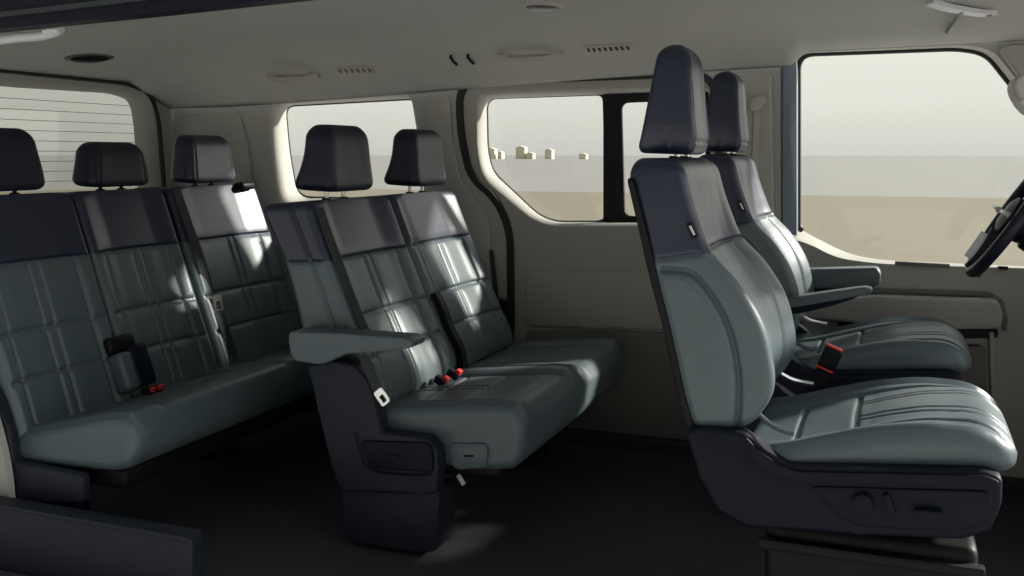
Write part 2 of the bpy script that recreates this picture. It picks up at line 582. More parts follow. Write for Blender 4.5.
    for sg in (-1, 1):
        bobj('headrest_post', cyl_bm((-0.462, yc + sg * 0.055, 1.112), (-0.470, yc + sg * 0.055, 1.060), 0.007, 12), 'steel', root)
        bobj('post_collar', cyl_bm((-0.468, yc + sg * 0.055, 1.087), (-0.471, yc + sg * 0.055, 1.060), 0.016, 16, 0.003), 'black', root)
    # buckle on its stalk, on the aisle side
    return g

seatA = thing('captain_seat', 'near front captain seat with navy shoulders, sage leather and round seat control knob', 'car seat', (-0.10, 2.255, 0.0), 'front captain seats')
front_seat(seatA, 2.02)
settle(seatA)
seatB = copy_tree(seatA)
seatB.location = (-0.125, 2.255 + 0.85, 0.008)
seatB['label'] = 'far front captain seat by the side door, behind the near one, with padded armrests'
# armrests of the far seat
def armrest(root, yc, pts, w, y_ref, under):
    o = [at(u, v, y_ref) for u, v in pts]
    bm = prism_bm(round_poly(o, 0.014, 4), yc - w / 2, yc + w / 2, 0.016, 4)
    a = bobj('armrest', bm, 'leather', root)
    a.location = -Vector(root.location)
    lo_ = [(x, z - 0.012) for x, z in [at(u, v, y_ref) for u, v in under]]
    q = bobj('armrest_base', prism_bm(round_poly(lo_, 0.012, 4), yc - w * 0.42, yc + w * 0.42, 0.008, 3), 'plastic', a)
    return a
armrest(seatB, 2.85, [(772, 301), (800, 296), (865, 287), (873, 289), (871, 294), (840, 299), (800, 306), (772, 310)], 0.055, 2.83, [(775, 300), (800, 298), (862, 289), (855, 294), (830, 302), (805, 308), (775, 312)])
armrest(seatB, 3.385, [(795, 270), (877, 268), (881, 274), (880, 286), (850, 288), (795, 290)], 0.075, 3.34, [(795, 278), (874, 276), (874, 287), (795, 291)])
bk = bobj('buckle_stalk', tube_bm(smooth_path([(-0.21, 2.515, 0.44), (-0.192, 2.518, 0.51), (-0.172, 2.52, 0.565)], 10), 0.014, flat=(0.036, 0.016), up=(0, 1, 0)), 'black', seatA)
bk.location = -Vector(seatA.location)
# buckle body follows its stalk
rot = Euler((0, math.radians(22), 0))
bb = bobj('buckle', box_bm((-0.160, 2.52, 0.590), (0.044, 0.028, 0.064), 0.006, 2, rot), 'black', bk)
bobj('release_button', box_bm((-0.148, 2.52, 0.622), (0.040, 0.022, 0.005), 0.002, 2, rot), 'red', bk)
bobj('buckle_mark', box_bm((-0.170, 2.506, 0.570), (0.042, 0.006, 0.005), 0.002, 2, rot), 'red', bk)

# ------------------------------------------------------------------ bench seat backs
def bench_back(root, R, Fp, ya, yb, z_cut, ns=110, offset=0.0, r1=0.028, pair=0.0, hs=(0.33, 0.60), gap=0.0015, top_names=True):
    yc, w = (ya + yb) / 2, (yb - ya) / 2 - gap
    C = (np.array(R) + np.array(Fp)) / 2
    L = np.r_[0, np.cumsum(np.linalg.norm(np.diff(C, axis=0), axis=1))]
    s_cut = float(np.interp(z_cut, C[:, 1], L))
    lines = [s_cut * h for h in hs]
    pr = 0.020
    edge = w * 0.70
    def disp(s, y, yn, tot):
        d = groove(np.full_like(y, s - s_cut), 0.0045, 0.005)
        if s < s_cut:
            d = d + groove(y - pair - pr, 0.004, 0.006) + groove(y - pair + pr, 0.004, 0.006)
            ins = np.abs(y) < edge
            d = d + groove(np.abs(y) - edge, 0.005, 0.007) * (1 if s < s_cut * 0.93 else 0.5)
            hd = np.full_like(y, min(abs(s - q) for q in lines))
            d = d + np.where(np.abs(yn) < 0.93, groove(hd, 0.005, 0.007), 0)
            # padding swells between the seams
            e = np.minimum(np.minimum(hd, abs(s - s_cut)), np.minimum(np.minimum(np.abs(y - pair - pr), np.abs(y - pair + pr)), np.abs(np.abs(y) - edge)))
            d = d + 0.005 * np.clip(e / 0.03, 0, 1) ** 0.6
        else:
            d = d + 0.004 * np.clip((s - s_cut) / 0.03, 0, 1)
        return d
    def sdisp(s, m, tot):
        return groove(np.full_like(m, s - s_cut), 0.0045, 0.004) + groove((m - 0.62) * 0.15, 0.005, 0.006)
    g = pad(R, Fp, yc, w, ns=ns, nf=96, nsd=26, rc=0.022, r0=0.03, r1=r1, rT1=0.02, conc=0.022, conc_in=0.45, conc_out=0.95, disp=disp, sdisp=sdisp)
    pad_split(g, ('backrest', 'upper_panel'), ('leather', 'navy'), root, s_cut)
    return g

def bench_cushion(root, bot, top, ya, yb, trans=(0.16, 0.29), gap=0.0015, conc=0.012, r1=0.05):
    yc, w = (ya + yb) / 2, (yb - ya) / 2 - gap
    edge = w * 0.66
    def cd(s, y, yn, tot):
        ins = np.abs(y) < edge
        d = groove(np.abs(y) - edge, 0.005, 0.007) * (1 if s < tot * 0.85 else 0.4)
        for st in trans:
            d = d + np.where(ins, groove(np.full_like(y, s - st), 0.0045, 0.007), 0)
        d = d + (groove(y - 0.02, 0.004, 0.005) + groove(y + 0.02, 0.004, 0.005)) * (1 if s < trans[-1] else 0)
        d = d + np.where(ins, 0.006 * np.clip((edge - np.abs(y)) / 0.04, 0, 1) ** 0.6, 0.010 * np.clip((np.abs(y) - edge) / 0.03, 0, 1) * np.clip((1 - np.abs(yn)) / 0.06, 0, 1))
        return d
    return pad(bot, top, yc, w, ns=100, nf=90, nsd=24, rc=0.026, r0=0.02, r1=r1, rT1=0.022, conc=conc, conc_in=0.45, conc_out=0.9, disp=cd)

def bench_headrest(root, xr, z0, h, yc, w0, w1, d0, d1, m='navy', lean=0.08, flare=0.02, post_to=0.93, m_post='steel', posts_dy=0.05, rear=0.0):
    """headrest standing on two steel posts: widths w0 (bottom) to w1 (top), depths d0 to d1"""
    zs = [0, 0.15, 0.4, 0.7, 0.9, 1.0]
    R, Fp, W = [], [], []
    for q in zs:
        z = z0 + h * q
        x = xr - lean * h * q + 0.006 * math.sin(q * math.pi)
        d = d0 + (d1 - d0) * q
        k = flare * max(0, 1 - q * 2.4)
        R.append((x - d / 2 - rear * max(0, 1 - q * 2.0), z)); Fp.append((x + d / 2 + k, z - 0.008 * (1 - q)))
        W.append((w0 + (w1 - w0) * q ** 1.15) / 2)
    edge = w1 / 2 * 0.74
    g = pad(R, Fp, yc, W, ns=46, nf=46, nsd=18, rc=0.036, r0=0.028, r1=0.046, rT0=0.018, rT1=0.026, conc=0.004, conc_in=0.2, conc_out=0.95,
            disp=lambda s, y, yn, tot: groove(np.abs(y) - edge * (1 + 0.15 * (1 - s / tot)), 0.0035, 0.004),
            sdisp=None)
    hd = pad_obj('headrest', g, m, root)
    for sg in (-1, 1):
        bobj('headrest_post', cyl_bm((xr - 0.002, yc + sg * posts_dy, z0 + 0.03), (xr - 0.002, yc + sg * posts_dy, post_to), 0.0065, 12), m_post, root)
        bobj('post_collar', cyl_bm((xr - 0.002, yc + sg * posts_dy, post_to + 0.026), (xr - 0.002, yc + sg * posts_dy, post_to - 0.02), 0.015, 16, 0.003), 'black', root)
    return g

# ------------------------------------------------------------------ SECOND ROW
row2 = thing('bench_seat', 'two-place middle bench in navy and sage leather with a near side armrest', 'bench seat', (-1.25, 2.9, 0.0))
R2 = [(-1.545, 0.385), (-1.560, 0.435), (-1.588, 0.516), (-1.618, 0.629), (-1.668, 0.780), (-1.712, 0.866), (-1.752, 0.945)]
F2 = [(-1.335, 0.375), (-1.345, 0.430), (-1.385, 0.518), (-1.440, 0.631), (-1.512, 0.790), (-1.547, 0.872), (-1.582, 0.958)]
gA = bench_back(row2, R2, F2, 2.42, 2.912, 0.782, pair=0.0)
gB = bench_back(row2, R2, F2, 2.914, 3.43, 0.782, pair=0.0)
bench_headrest(row2, -1.660, 0.984, 0.200, 2.70, 0.280, 0.262, 0.125, 0.090, m='black_leather', lean=-0.02, flare=0.010, rear=0.022)
bench_headrest(row2, -1.660, 0.984, 0.200, 3.26, 0.275, 0.258, 0.125, 0.090, m='black_leather', lean=-0.02, flare=0.010, rear=0.022)
b2 = [(-1.42, 0.285), (-1.32, 0.262), (-1.18, 0.245), (-1.06, 0.245), (-0.985, 0.252), (-0.945, 0.265), (-0.925, 0.285)]
t2 = [(-1.42, 0.376), (-1.32, 0.391), (-1.18, 0.408), (-1.06, 0.421), (-0.985, 0.427), (-0.945, 0.421), (-0.916, 0.394)]
gcA = bench_cushion(row2, b2, t2, 2.42, 2.93, r1=0.034)
pad_obj('seat_cushion', gcA, 'leather', row2)
gcB = bench_cushion(row2, b2, [(x, z - 0.006) for x, z in t2], 2.93, 3.46, r1=0.045)
pad_obj('seat_cushion', gcB, 'leather', row2)
# flank plate with an embossed mark
def px_prism(name, pts, yref, y0, y1, m, parent, r=0.01, bev=0.004, seg=2):
    return bobj(name, prism_bm(round_poly([at(u, v, yref) for u, v in pts], r, 4), y0, y1, bev, seg), m, parent)
pl = px_prism('flank_plate', [(450, 443), (486, 443), (489, 449), (487, 467), (458, 469), (452, 463)], 2.42, 2.412, 2.44, 'leather', row2, 0.014, 0.003)
lp = round_poly([at(u, v, 2.42) for u, v in [(453, 446), (484, 446), (486, 450), (484, 464), (459, 466), (455, 461)]], 0.012, 4)
bobj('plate_groove', tube_bm([(x, 2.4125, z) for x, z in lp], 0.0022, 6, closed=True, up=(0, 1, 0)), 'leather', pl)
px_prism('plate_mark', [(465, 454), (475, 454), (475, 456), (465, 456)], 2.42, 2.409, 2.42, 'plastic', pl, 0.002, 0.0005, 1)
# armrest on the near side
px_prism('armrest', [(297, 329), (350, 331), (414, 335), (421, 339), (419, 345), (395, 347), (355, 351), (330, 362), (302, 358), (298, 345)], 2.37, 2.325, 2.405, 'leather', row2, 0.016, 0.016, 4)
# near side trim: upright under the armrest and side cover with recess
tr = px_prism('side_trim', [(311, 364), (338, 359), (358, 363), (372, 378), (379, 402), (384, 430), (430, 436), (440, 446), (442, 462), (440, 492), (425, 491), (345, 489), (338, 470), (331, 440), (322, 402)], 2.385, 2.36, 2.415, 'greyplastic', row2, 0.012, 0.010, 3)
px_prism('trim_recess', [(362, 440), (428, 442), (434, 449), (434, 472), (372, 468)], 2.36, 2.350, 2.37, 'plastic', tr, 0.012, 0.004, 2)
px_prism('recess_mark', [(386, 454), (400, 455), (400, 459), (386, 458)], 2.35, 2.345, 2.36, 'black', tr, 0.003, 0.001, 1)
bobj('trim_piping', tube_bm([(at(u, v, 2.36)[0], 2.352, at(u, v, 2.36)[1]) for u, v in [(356, 432), (360, 448), (366, 466), (380, 472), (412, 475), (432, 474)]], 0.0025, 6, up=(0, 1, 0)), 'plastic', tr)
px_prism('pedestal', [(343, 486), (441, 489), (440, 520), (438, 550), (420, 551), (352, 541), (345, 525)], 2.40, 2.385, 2.50, 'greyplastic', row2, 0.012, 0.010, 3)
bobj('pedestal', box_bm((-1.30, 3.30, 0.115), (0.24, 0.16, 0.23), 0.015), 'plastic', row2)
bobj('seat_frame', box_bm((-1.22, 2.93, 0.235), (0.44, 0.94, 0.05), 0.015), 'black', row2)
bobj('release_strap', tube_bm([(-1.125, 2.46, 0.215), (-1.108, 2.46, 0.190)], 0.004, flat=(0.012, 0.004), up=(0, 1, 0)), 'silver', row2)
# buckles in the gap between the seats
def ribbon(name, g, y_s, parent, m='webbing', wide=0.046, off=0.006):
    P = []
    for (f, y) in y_s:
        p, n = surf(g, f, y, off)
        P.append(p)
    P = [Vector(p) for p in smooth_path([tuple(p) for p in P], 26)]
    bm = bmesh.new()
    rows = []
    for i, p in enumerate(P):
        t = (P[min(i + 1, len(P) - 1)] - P[max(i - 1, 0)]).normalized()
        n = Vector((0, 1, 0)).cross(t).normalized()
        if n.x < 0:
            n = -n
        s = t.cross(n).normalized()
        rows.append([bm.verts.new(p + s * a * wide / 2 + n * b) for a, b in ((-1, -0.001), (1, -0.001), (1, 0.0015), (-1, 0.0015))])
    for a, b in zip(rows[:-1], rows[1:]):
        for k in range(4):
            bm.faces.new((a[k], a[(k + 1) % 4], b[(k + 1) % 4], b[k]))
    bm.faces.new(rows[0]); bm.faces.new(rows[-1][::-1])
    return bobj(name, bm, m, parent)
st = []
for f, y in ((0.44, -0.008), (0.36, -0.006), (0.25, 0.0), (0.12, 0.0), (0.03, 0.0)):
    p, n = surf(gB, f, -0.245 + y, 0.012)
    st.append(tuple(p))
stalk = bobj('buckle_stalk', tube_bm(smooth_path(st, 14), 0.012, flat=(0.034, 0.020), up=(1, 0, 0.3)), 'black', row2)
for (u, v, yb) in ((446, 379, 2.74), (459, 372, 2.80)):
    x, z = at(u, v, yb)
    b_ = bobj('buckle', box_bm((x - 0.018, yb, z - 0.008), (0.040, 0.026, 0.024), 0.005, 2, Euler((0, 0.5, 0))), 'black', row2)
    bobj('release_button', box_bm((x, yb, z), (0.016, 0.024, 0.016), 0.003, 2, Euler((0, 0.5, 0))), 'red', b_)
# belt tongue at the near lower corner
def tongue(name, c, rot, parent, L=0.045, W=0.030):
    o = round_poly([(-L / 2, -W / 2), (L / 2, -W / 2), (L / 2, W / 2), (-L / 2, W / 2)], 0.006, 3)
    h = round_poly([(-L * 0.12, -W * 0.26), (L * 0.36, -W * 0.26), (L * 0.36, W * 0.26), (-L * 0.12, W * 0.26)], 0.004, 3)
    bm = plate_bm(o, [h], -0.0015, 0.0015)
    mm = Matrix.Translation(c) @ rot.to_matrix().to_4x4()
    for v in bm.verts:
        v.co = mm @ v.co
    return bobj(name, bm, 'steel', parent)
x, z = at(382, 397, 2.342)
rb = px_prism('belt_strap', [(358, 356), (368, 356), (383, 392), (374, 394)], 2.344, 2.344, 2.348, 'webbing', row2, 0.002, 0.0005, 1)
tongue('belt_tongue', (x, 2.342, z), Euler((0, math.radians(50), 0)), rb)
# belt running down the near bolster
ribbon('belt_strap', gA, [(0.965, -0.205), (0.85, -0.208), (0.65, -0.21), (0.45, -0.21), (0.30, -0.207)], row2, 'webbing', 0.042, 0.004)
settle(row2)

# ------------------------------------------------------------------ THIRD ROW
row3 = thing('bench_seat', 'three-place rear bench below the tailgate window, headrests in a row of three', 'bench seat', (-2.2, 2.78, 0.0))
R3 = [(-2.46, 0.290), (-2.49, 0.360), (-2.545, 0.520), (-2.605, 0.700), (-2.650, 0.840), (-2.690, 0.962)]
F3 = [(-2.262, 0.280), (-2.290, 0.360), (-2.355, 0.520), (-2.425, 0.700), (-2.480, 0.840), (-2.532, 0.970)]
g3A = bench_back(row3, R3, F3, 2.05, 2.495, 0.765, pair=0.0)
g3B = bench_back(row3, R3, F3, 2.497, 2.925, 0.765, pair=0.01)
g3C = bench_back(row3, R3, F3, 2.942, 3.485, 0.765, pair=0.02)
bench_headrest(row3, -2.610, 0.985, 0.190, 2.285, 0.265, 0.215, 0.12, 0.09, m='black_leather', flare=0.004, post_to=0.945, m_post='black')
bench_headrest(row3, -2.610, 0.985, 0.150, 2.745, 0.300, 0.262, 0.11, 0.09, m='black_leather', flare=0.004, post_to=0.945, m_post='black')
bench_headrest(row3, -2.610, 0.985, 0.185, 3.245, 0.300, 0.270, 0.12, 0.09, m='navy', flare=0.004, post_to=0.945, m_post='black')
b3 = [(-2.36, 0.24), (-2.25, 0.235), (-2.12, 0.238), (-2.00, 0.243), (-1.94, 0.248), (-1.90, 0.262), (-1.875, 0.285)]
t3 = [(-2.36, 0.300), (-2.25, 0.322), (-2.12, 0.352), (-2.00, 0.382), (-1.94, 0.392), (-1.90, 0.388), (-1.868, 0.355)]
pad_obj('seat_cushion', bench_cushion(row3, b3, t3, 2.05, 2.945, trans=(0.2,), conc=0.004, r1=0.035), 'leather', row3)
pad_obj('seat_cushion', bench_cushion(row3, b3, t3, 2.947, 3.49, trans=(0.2,), conc=0.006, r1=0.04), 'leather', row3)
# black gap strip between the two backrest sections
bobj('split_strip', tube_bm([( (a[0] * .45 + b[0] * .55), 2.9335, (a[1] * .45 + b[1] * .55)) for a, b in zip(R3, F3)], 0.01, flat=(0.02, 0.17), up=(0, 1, 0)), 'black', row3)
# shoulder belt of the far place
bs = ribbon('belt_strap', g3C, [(0.985, -0.232), (0.8, -0.232), (0.6, -0.228), (0.42, -0.220), (0.28, -0.212), (0.10, -0.205)], row3, 'webbing', 0.046, 0.006)
p, n = surf(g3C, 0.37, -0.214, 0.016)
tongue('belt_tongue', p, Euler((math.radians(-68), math.radians(80), 0), 'XYZ'), bs, 0.06, 0.036)
pb, n = surf(g3C, 0.97, 0.185, 0.006)
bobj('belt_guide', box_bm(pb + Vector((0.0, 0, 0.012)), (0.05, 0.085, 0.030), 0.012, 3), 'black', row3)
# buckle box between the first and middle place
q = []
for f in (0.26, 0.16, 0.05):
    p, n = surf(g3A, f, 0.200, 0.012); q.append(p)
d = (q[2] - q[0]).normalized()
ang = math.atan2(d.x, -d.z)
bx = bobj('buckle_pocket', box_bm((q[0] + q[2]) / 2 + Vector((0.010, 0.035, 0.02)), (0.060, 0.080, 0.135), 0.012, 3, Euler((0, -ang, 0))), 'plastic', row3)
bobj('pocket_side', box_bm((q[0] + q[2]) / 2 + Vector((0.012, -0.024, 0.012)), (0.056, 0.056, 0.125), 0.014, 3, Euler((0, -ang, 0))), 'leather', row3)
bobj('pocket_recess', box_bm(q[0] + Vector((-0.010, 0.012, 0.018)), (0.03, 0.115, 0.055), 0.012, 3, Euler((0, -ang, 0))), 'black', row3)
for dy in (0.015, 0.050):
    pp = q[2] + Vector((0.050, dy, 0.030))
    b_ = bobj('buckle', box_bm(pp + Vector((-0.004, 0, -0.008)), (0.036, 0.026, 0.022), 0.005, 2), 'black', row3)
    bobj('release_button', box_bm(pp + Vector((0.012, 0, 0.0)), (0.012, 0.022, 0.016), 0.003, 2), 'red', b_)
# near flank of the bench
px_prism('side_trim', [(-30, 360), (-6, 372), (8, 400), (20, 432), (22, 458), (92, 472), (92, 500), (20, 497), (0, 470), (-30, 450)], 2.05, 2.015, 2.048, 'greyplastic', row3, 0.015, 0.008, 3)
bobj('side_rail', tube_bm(smooth_path([(at(u, v, 2.02)[0], 2.0, at(u, v, 2.02)[1]) for u, v in [(-6, 405), (1, 430), (7, 455), (11, 480), (13, 505)]], 14), 0.01, flat=(0.045, 0.02), up=(0, 1, 0)), 'trim', row3)
bobj('seat_frame', box_bm((-2.15, 2.77, 0.215), (0.42, 1.36, 0.055), 0.012), 'black', row3)
for yy in (2.20, 2.90):
    bobj('leg', prism_bm(round_poly([(-2.42, 0.0), (-2.19, 0.0), (-2.20, 0.06), (-2.22, 0.20), (-2.36, 0.20)], 0.02, 3), yy - 0.03, yy + 0.03, 0.008, 2), 'plastic', row3)
settle(row3)

# ------------------------------------------------------------------ BODY SHELL
WY = 3.60
fl = bobj('floor', box_bm((-1.0, 2.72, -0.03), (4.2, 1.88, 0.06), 0.004, 1), 'carpet'); struct(fl)

struct(bobj('trim_7', box_bm((-1.0, 3.585, 0.018), (4.1, 0.05, 0.040), 0.006, 2), 'carpet'))
# openings in the far side
qw_out = round_poly([at(u, v, WY) for u, v in [(268, 98), (412, 92), (424, 150), (426, 212), (280, 214), (270, 150)]], [0.10, .06, .05, .05, .10, .05], 6)
qw_in = round_poly([at(u, v, WY) for u, v in [(286, 106), (411, 99), (416, 150), (418, 200), (298, 197), (290, 150)]], [0.05, .03, .05, .05, .07, .05], 6)
sd_px = [(458, 81), (716, 72), (722, 200), (726, 446), (505, 444), (510, 320), (509, 232), (496, 200), (469, 178), (459, 130)]
sd_r = [0.11, 0.10, 0.02, 0.04, 0.04, 0.05, 0.10, 0.10, 0.12, 0.08]
sd = [at(u, v, WY) for u, v in sd_px]
sd[3] = (sd[3][0], 0.03); sd[4] = (sd[4][0], 0.03)
sd_out = round_poly(sd, sd_r, 7)
fd_px = [(780, 53), (962, 45), (992, 49), (1030, 96), (1090, 190), (1115, 271), (880, 264), (836, 258), (808, 243), (780, 236)]
fd_out = round_poly([at(u, v, WY) for u, v in fd_px], [0.07, 0.08, 0.06, 0.05, 0.05, 0.03, 0.08, 0.10, 0.06, 0.02], 7)
outer = [(-3.12, 0.0), (1.4, 0.0), (1.4, 1.0), (1.0, 1.50), (-3.12, 1.50)]
wl = bobj('wall_left', plate_bm(outer, [qw_out, sd_out, fd_out], WY, WY + 0.035), 'trim', angle=30); struct(wl)
# soft reveal of the rear side window
DG = WY + 0.14
qin = [at(u, v, DG) for u, v in [(286, 106), (411, 99), (416, 150), (418, 200), (298, 197), (290, 150)]]
qin[1:4] = [(x + 0.02, z) for x, z in qin[1:4]]
qw_in = round_poly(qin, [0.05, .03, .05, .05, .07, .05], 6)
qmid = round_poly([at(u, v, WY + 0.03) for u, v in [(277, 102), (411, 95), (420, 150), (422, 206), (288, 206), (280, 150)]], [0.07, .04, .05, .05, .09, .05], 6)
rv = bobj('trim_1', rings_bm([[(x, WY, z) for x, z in qw_out], [(x, WY + 0.008, z) for x, z in [((a[0] * .5 + b[0] * .5), (a[1] * .5 + b[1] * .5)) for a, b in zip(qw_out, qmid)]], [(x, WY + 0.03, z) for x, z in qmid], [(x, DG, z) for x, z in qw_in]]), 'trim', angle=70); struct(rv)
gk = bobj('window_gasket', tube_bm([(x, DG - 0.004, z) for x, z in qw_in], 0.005, 6, closed=True, up=(0, 1, 0)), 'rubber', rv)
def pane(name, loop, y, m):
    bm = bmesh.new()
    f = bm.faces.new([bm.verts.new((x, y, z)) for x, z in loop])
    r = bmesh.ops.extrude_face_region(bm, geom=[f])
    for e in r['geom']:
        if isinstance(e, bmesh.types.BMVert):
            e.co.y = y + 0.0005
    bm2 = bmesh.new()
    bm2.faces.new([bm2.verts.new((x, y, z)) for x, z in loop])
    bm.free()
    return struct(bobj(name, bm2, m, smooth=False))
pane('window_1', offset_loop(qw_in, 0.006), DG + 0.002, 'tint')

# sliding door
dw_out = round_poly([at(u, v, WY) for u, v in [(475, 92), (708, 85), (713, 227), (540, 227), (482, 179), (476, 150)]], [0.05, .04, .04, .09, .09, .05], 7)
dw_mid = round_poly([at(u, v, WY + 0.02) for u, v in [(479, 95), (709, 87), (713, 224), (542, 224), (486, 176), (480, 150)]], [0.05, .04, .04, .09, .09, .05], 7)
wq = [at(u, v, DG) for u, v in [(487, 99), (712, 91), (715, 222), (546, 222), (493, 172), (488, 150)]]
dw_in2 = round_poly(wq, [0.05, .04, .05, .08, .09, .05], 7)
dw_in = round_poly([at(u, v, DG) for u, v in [(487, 98), (604, 94), (608, 222), (546, 222), (493, 172), (488, 150)]], [0.05, .03, .05, .08, .09, .05], 7)
dp_out = offset_loop(sd_out, -0.012)
door = bobj('door_1', plate_bm(dp_out, [dw_out], WY + 0.012, WY + 0.045), 'trim', angle=30); struct(door)
rv2 = bobj('window_reveal', rings_bm([[(x, WY + 0.012, z) for x, z in dw_out], [(x, WY + 0.022, z) for x, z in dw_mid], [(x, DG, z) for x, z in dw_in2]]), 'trim', door, angle=70)
# black frame of the sliding pane
blk_o = [at(u, v, DG - 0.01) for u, v in [(604, 93), (712, 89), (715, 224), (604, 224)]]
blk_h = round_poly([at(u, v, DG - 0.01) for u, v in [(622, 103), (704, 100), (708, 216), (625, 216)]], 0.03, 5)
bobj('window_frame', plate_bm(blk_o, [blk_h], DG - 0.02, DG - 0.004), 'black', door)
bobj('window_gasket', tube_bm([(x, DG - 0.003, z) for x, z in dw_in], 0.006, 6, closed=True, up=(0, 1, 0)), 'rubber', door)
pane('window_2', offset_loop(dw_in2, 0.005), DG + 0.002, 'tint')
# seal round the door opening
bobj('door_seal', tube_bm([(x, WY + 0.004, z) for x, z in offset_loop(sd_out, -0.004)], 0.0, closed=True, flat=(0.026, 0.020), up=(0, 1, 0)), 'rubber', door)
# moulded grooves of the door lining: a raised pocket panel
gp = round_poly([at(u, v, WY) for u, v in [(526, 271), (560, 270), (712, 274), (716, 330), (600, 328), (526, 326)]], 0.03, 5)
bobj('lining_panel', prism_bm(gp, WY - 0.004, WY + 0.02, 0.006, 2), 'trim', door)
gp2 = round_poly([at(u, v, WY) for u, v in [(526, 330), (600, 331), (716, 334), (722, 442), (520, 440)]], 0.03, 5)
bobj('lining_panel', prism_bm(gp2, WY - 0.004, WY + 0.02, 0.006, 2), 'trimdark', door)
# lower lining of the rear side, darker
gp3 = round_poly([at(u, v, WY) for u, v in [(180, 352), (498, 352), (500, 446), (180, 452)]], 0.02, 4)
lw = bobj('trim_2', prism_bm(gp3, WY - 0.03, WY, 0.006, 2), 'trim'); struct(lw)
# pillar pads: slightly raised panels between the windows
gp4 = round_poly([at(u, v, WY) for u, v in [(186, 112), (240, 111), (250, 150), (256, 215), (258, 300), (190, 300)]], 0.03, 5)
struct(bobj('trim_3', prism_bm(gp4, WY - 0.014, WY, 0.010, 3), 'trim'))
gp5 = round_poly([at(u, v, WY) for u, v in [(425, 96), (450, 94), (453, 140), (462, 180), (478, 200), (490, 215), (494, 300), (470, 300), (450, 200), (430, 150)]], 0.03, 5)
struct(bobj('trim_4', prism_bm(gp5, WY - 0.016, WY, 0.010, 3), 'trim'))
gp6 = round_poly([at(u, v, WY) for u, v in [(728, 74), (772, 71), (775, 236), (800, 262), (800, 440), (735, 444)]], 0.02, 4)
struct(bobj('trim_5', prism_bm(gp6, WY - 0.018, WY, 0.010, 3), 'trim'))

# front door
fin = round_poly([at(u, v, WY + 0.14) for u, v in [(798, 54), (958, 48), (986, 53), (1022, 98), (1084, 194), (1112, 270), (880, 260), (848, 254), (816, 238), (798, 228)]],
                 [0.06, 0.08, 0.06, 0.05, 0.05, 0.03, 0.08, 0.10, 0.06, 0.02], 7)
door2 = bobj('door_2', rings_bm([[(x, WY, z) for x, z in fd_out], [(x, WY + 0.02, z) for x, z in [((a[0] * .7 + b[0] * .3), (a[1] * .7 + b[1] * .3)) for a, b in zip(fd_out, fin)]], [(x, WY + 0.14, z) for x, z in fin]]), 'trim', angle=70); struct(door2)
jm = [at(u, v, WY) for u, v in [(783, 62), (787, 57), (796, 55), (797, 70), (797, 236), (783, 232)]]
bobj('painted_jamb', prism_bm(jm, WY - 0.006, WY + 0.04, 0.003, 2), 'blue', door2)
bobj('window_seal', tube_bm([(x, WY + 0.125, z) for x, z in (offset_loop(fin, -0.002)[-8:] + offset_loop(fin, -0.002)[:34])], 0.011, 8, up=(0, 1, 0)), 'rubber', door2)
pane('window_3', offset_loop(fin, 0.005), WY + 0.142, 'clear')
# sill of the front window: vent slot and lock pin base
def fpx(name, pts, yref, y0, y1, m, parent, r=0.01, bev=0.004, seg=2):
    return px_prism(name, pts, yref, y0, y1, m, parent, r, bev, seg)
fpx('sill_slot', [(895, 261), (950, 264), (950, 268), (895, 265)], WY, WY - 0.010, WY + 0.01, 'trimdark', door2, 0.004, 0.002)
fpx('sill_slot', [(998, 266), (1008, 266.5), (1008, 269.5), (998, 269)], WY, WY - 0.012, WY + 0.01, 'black', door2, 0.003, 0.001)
# armrest ledge
fpx('door_armrest', [(800, 300), (880, 296), (998, 300), (1003, 312), (1002, 329), (960, 328), (860, 322), (800, 318)], WY - 0.06, WY - 0.075, WY + 0.01, 'trim', door2, 0.02, 0.012, 3)
fpx('armrest_groove', [(866, 288), (990, 292), (1003, 300), (1008, 318), (1007, 331), (1003, 331), (1003, 318), (997, 303), (985, 297), (866, 294)], WY - 0.012, WY - 0.014, WY + 0.01, 'trimdark', door2, 0.01, 0.003)
fpx('door_pocket', [(838, 320), (998, 329), (998, 338), (900, 340), (838, 345)], WY - 0.02, WY - 0.022, WY + 0.01, 'black', door2, 0.01, 0.003)
fpx('pocket_front', [(800, 348), (985, 346), (988, 436), (800, 440)], WY - 0.03, WY - 0.034, WY + 0.01, 'trimdark', door2, 0.02, 0.01)
fpx('edge_piping', [(989, 332), (994, 332), (997, 430), (992, 430)], WY - 0.02, WY - 0.024, WY + 0.01, 'trim', door2, 0.004, 0.003)
# A-pillar lining beyond the front window
ap = [at(u, v, WY - 0.03) for u, v in [(1008, 44), (1070, 44), (1140, 120), (1160, 275), (1125, 275), (1094, 188), (1032, 94), (998, 49)]]
struct(bobj('trim_6', prism_bm(round_poly(ap, 0.02, 3), WY - 0.04, WY - 0.001, 0.01, 3), 'trim'))

# tailgate
TX = -3.06
def ring3x(loop, x):
    return [(x, y, z) for y, z in loop]
def tg(pts, ylo):
    q = [atx(u, v, TX) for u, v in pts]
    z_top = q[0][1] + 0.012; z_bot = q[-2][1]
    return [(ylo, z_top)] + q[:-1] + [(ylo, z_bot)]
tw_in = round_poly(tg([(30, 87), (124, 93), (144, 100), (148, 125), (154, 212), (30, 212)], 1.96), [0.05, 0.01, 0.05, 0.05, 0.04, 0.05, 0.05], 7)
tw_out = round_poly(tg([(30, 75), (128, 85), (150, 95), (157, 120), (166, 232), (30, 232)], 1.90), [0.05, 0.01, 0.07, 0.08, 0.08, 0.05, 0.05], 7)
bm = plate_bm([(1.85, 0.0), (WY, 0.0), (WY, 1.50), (1.85, 1.50)], [tw_out], 0, 0.05)
for v in bm.verts:
    v.co = Vector((TX - v.co.y, v.co.x, v.co.z))
wr = bobj('wall_rear', bm, 'trim', angle=30); struct(wr)
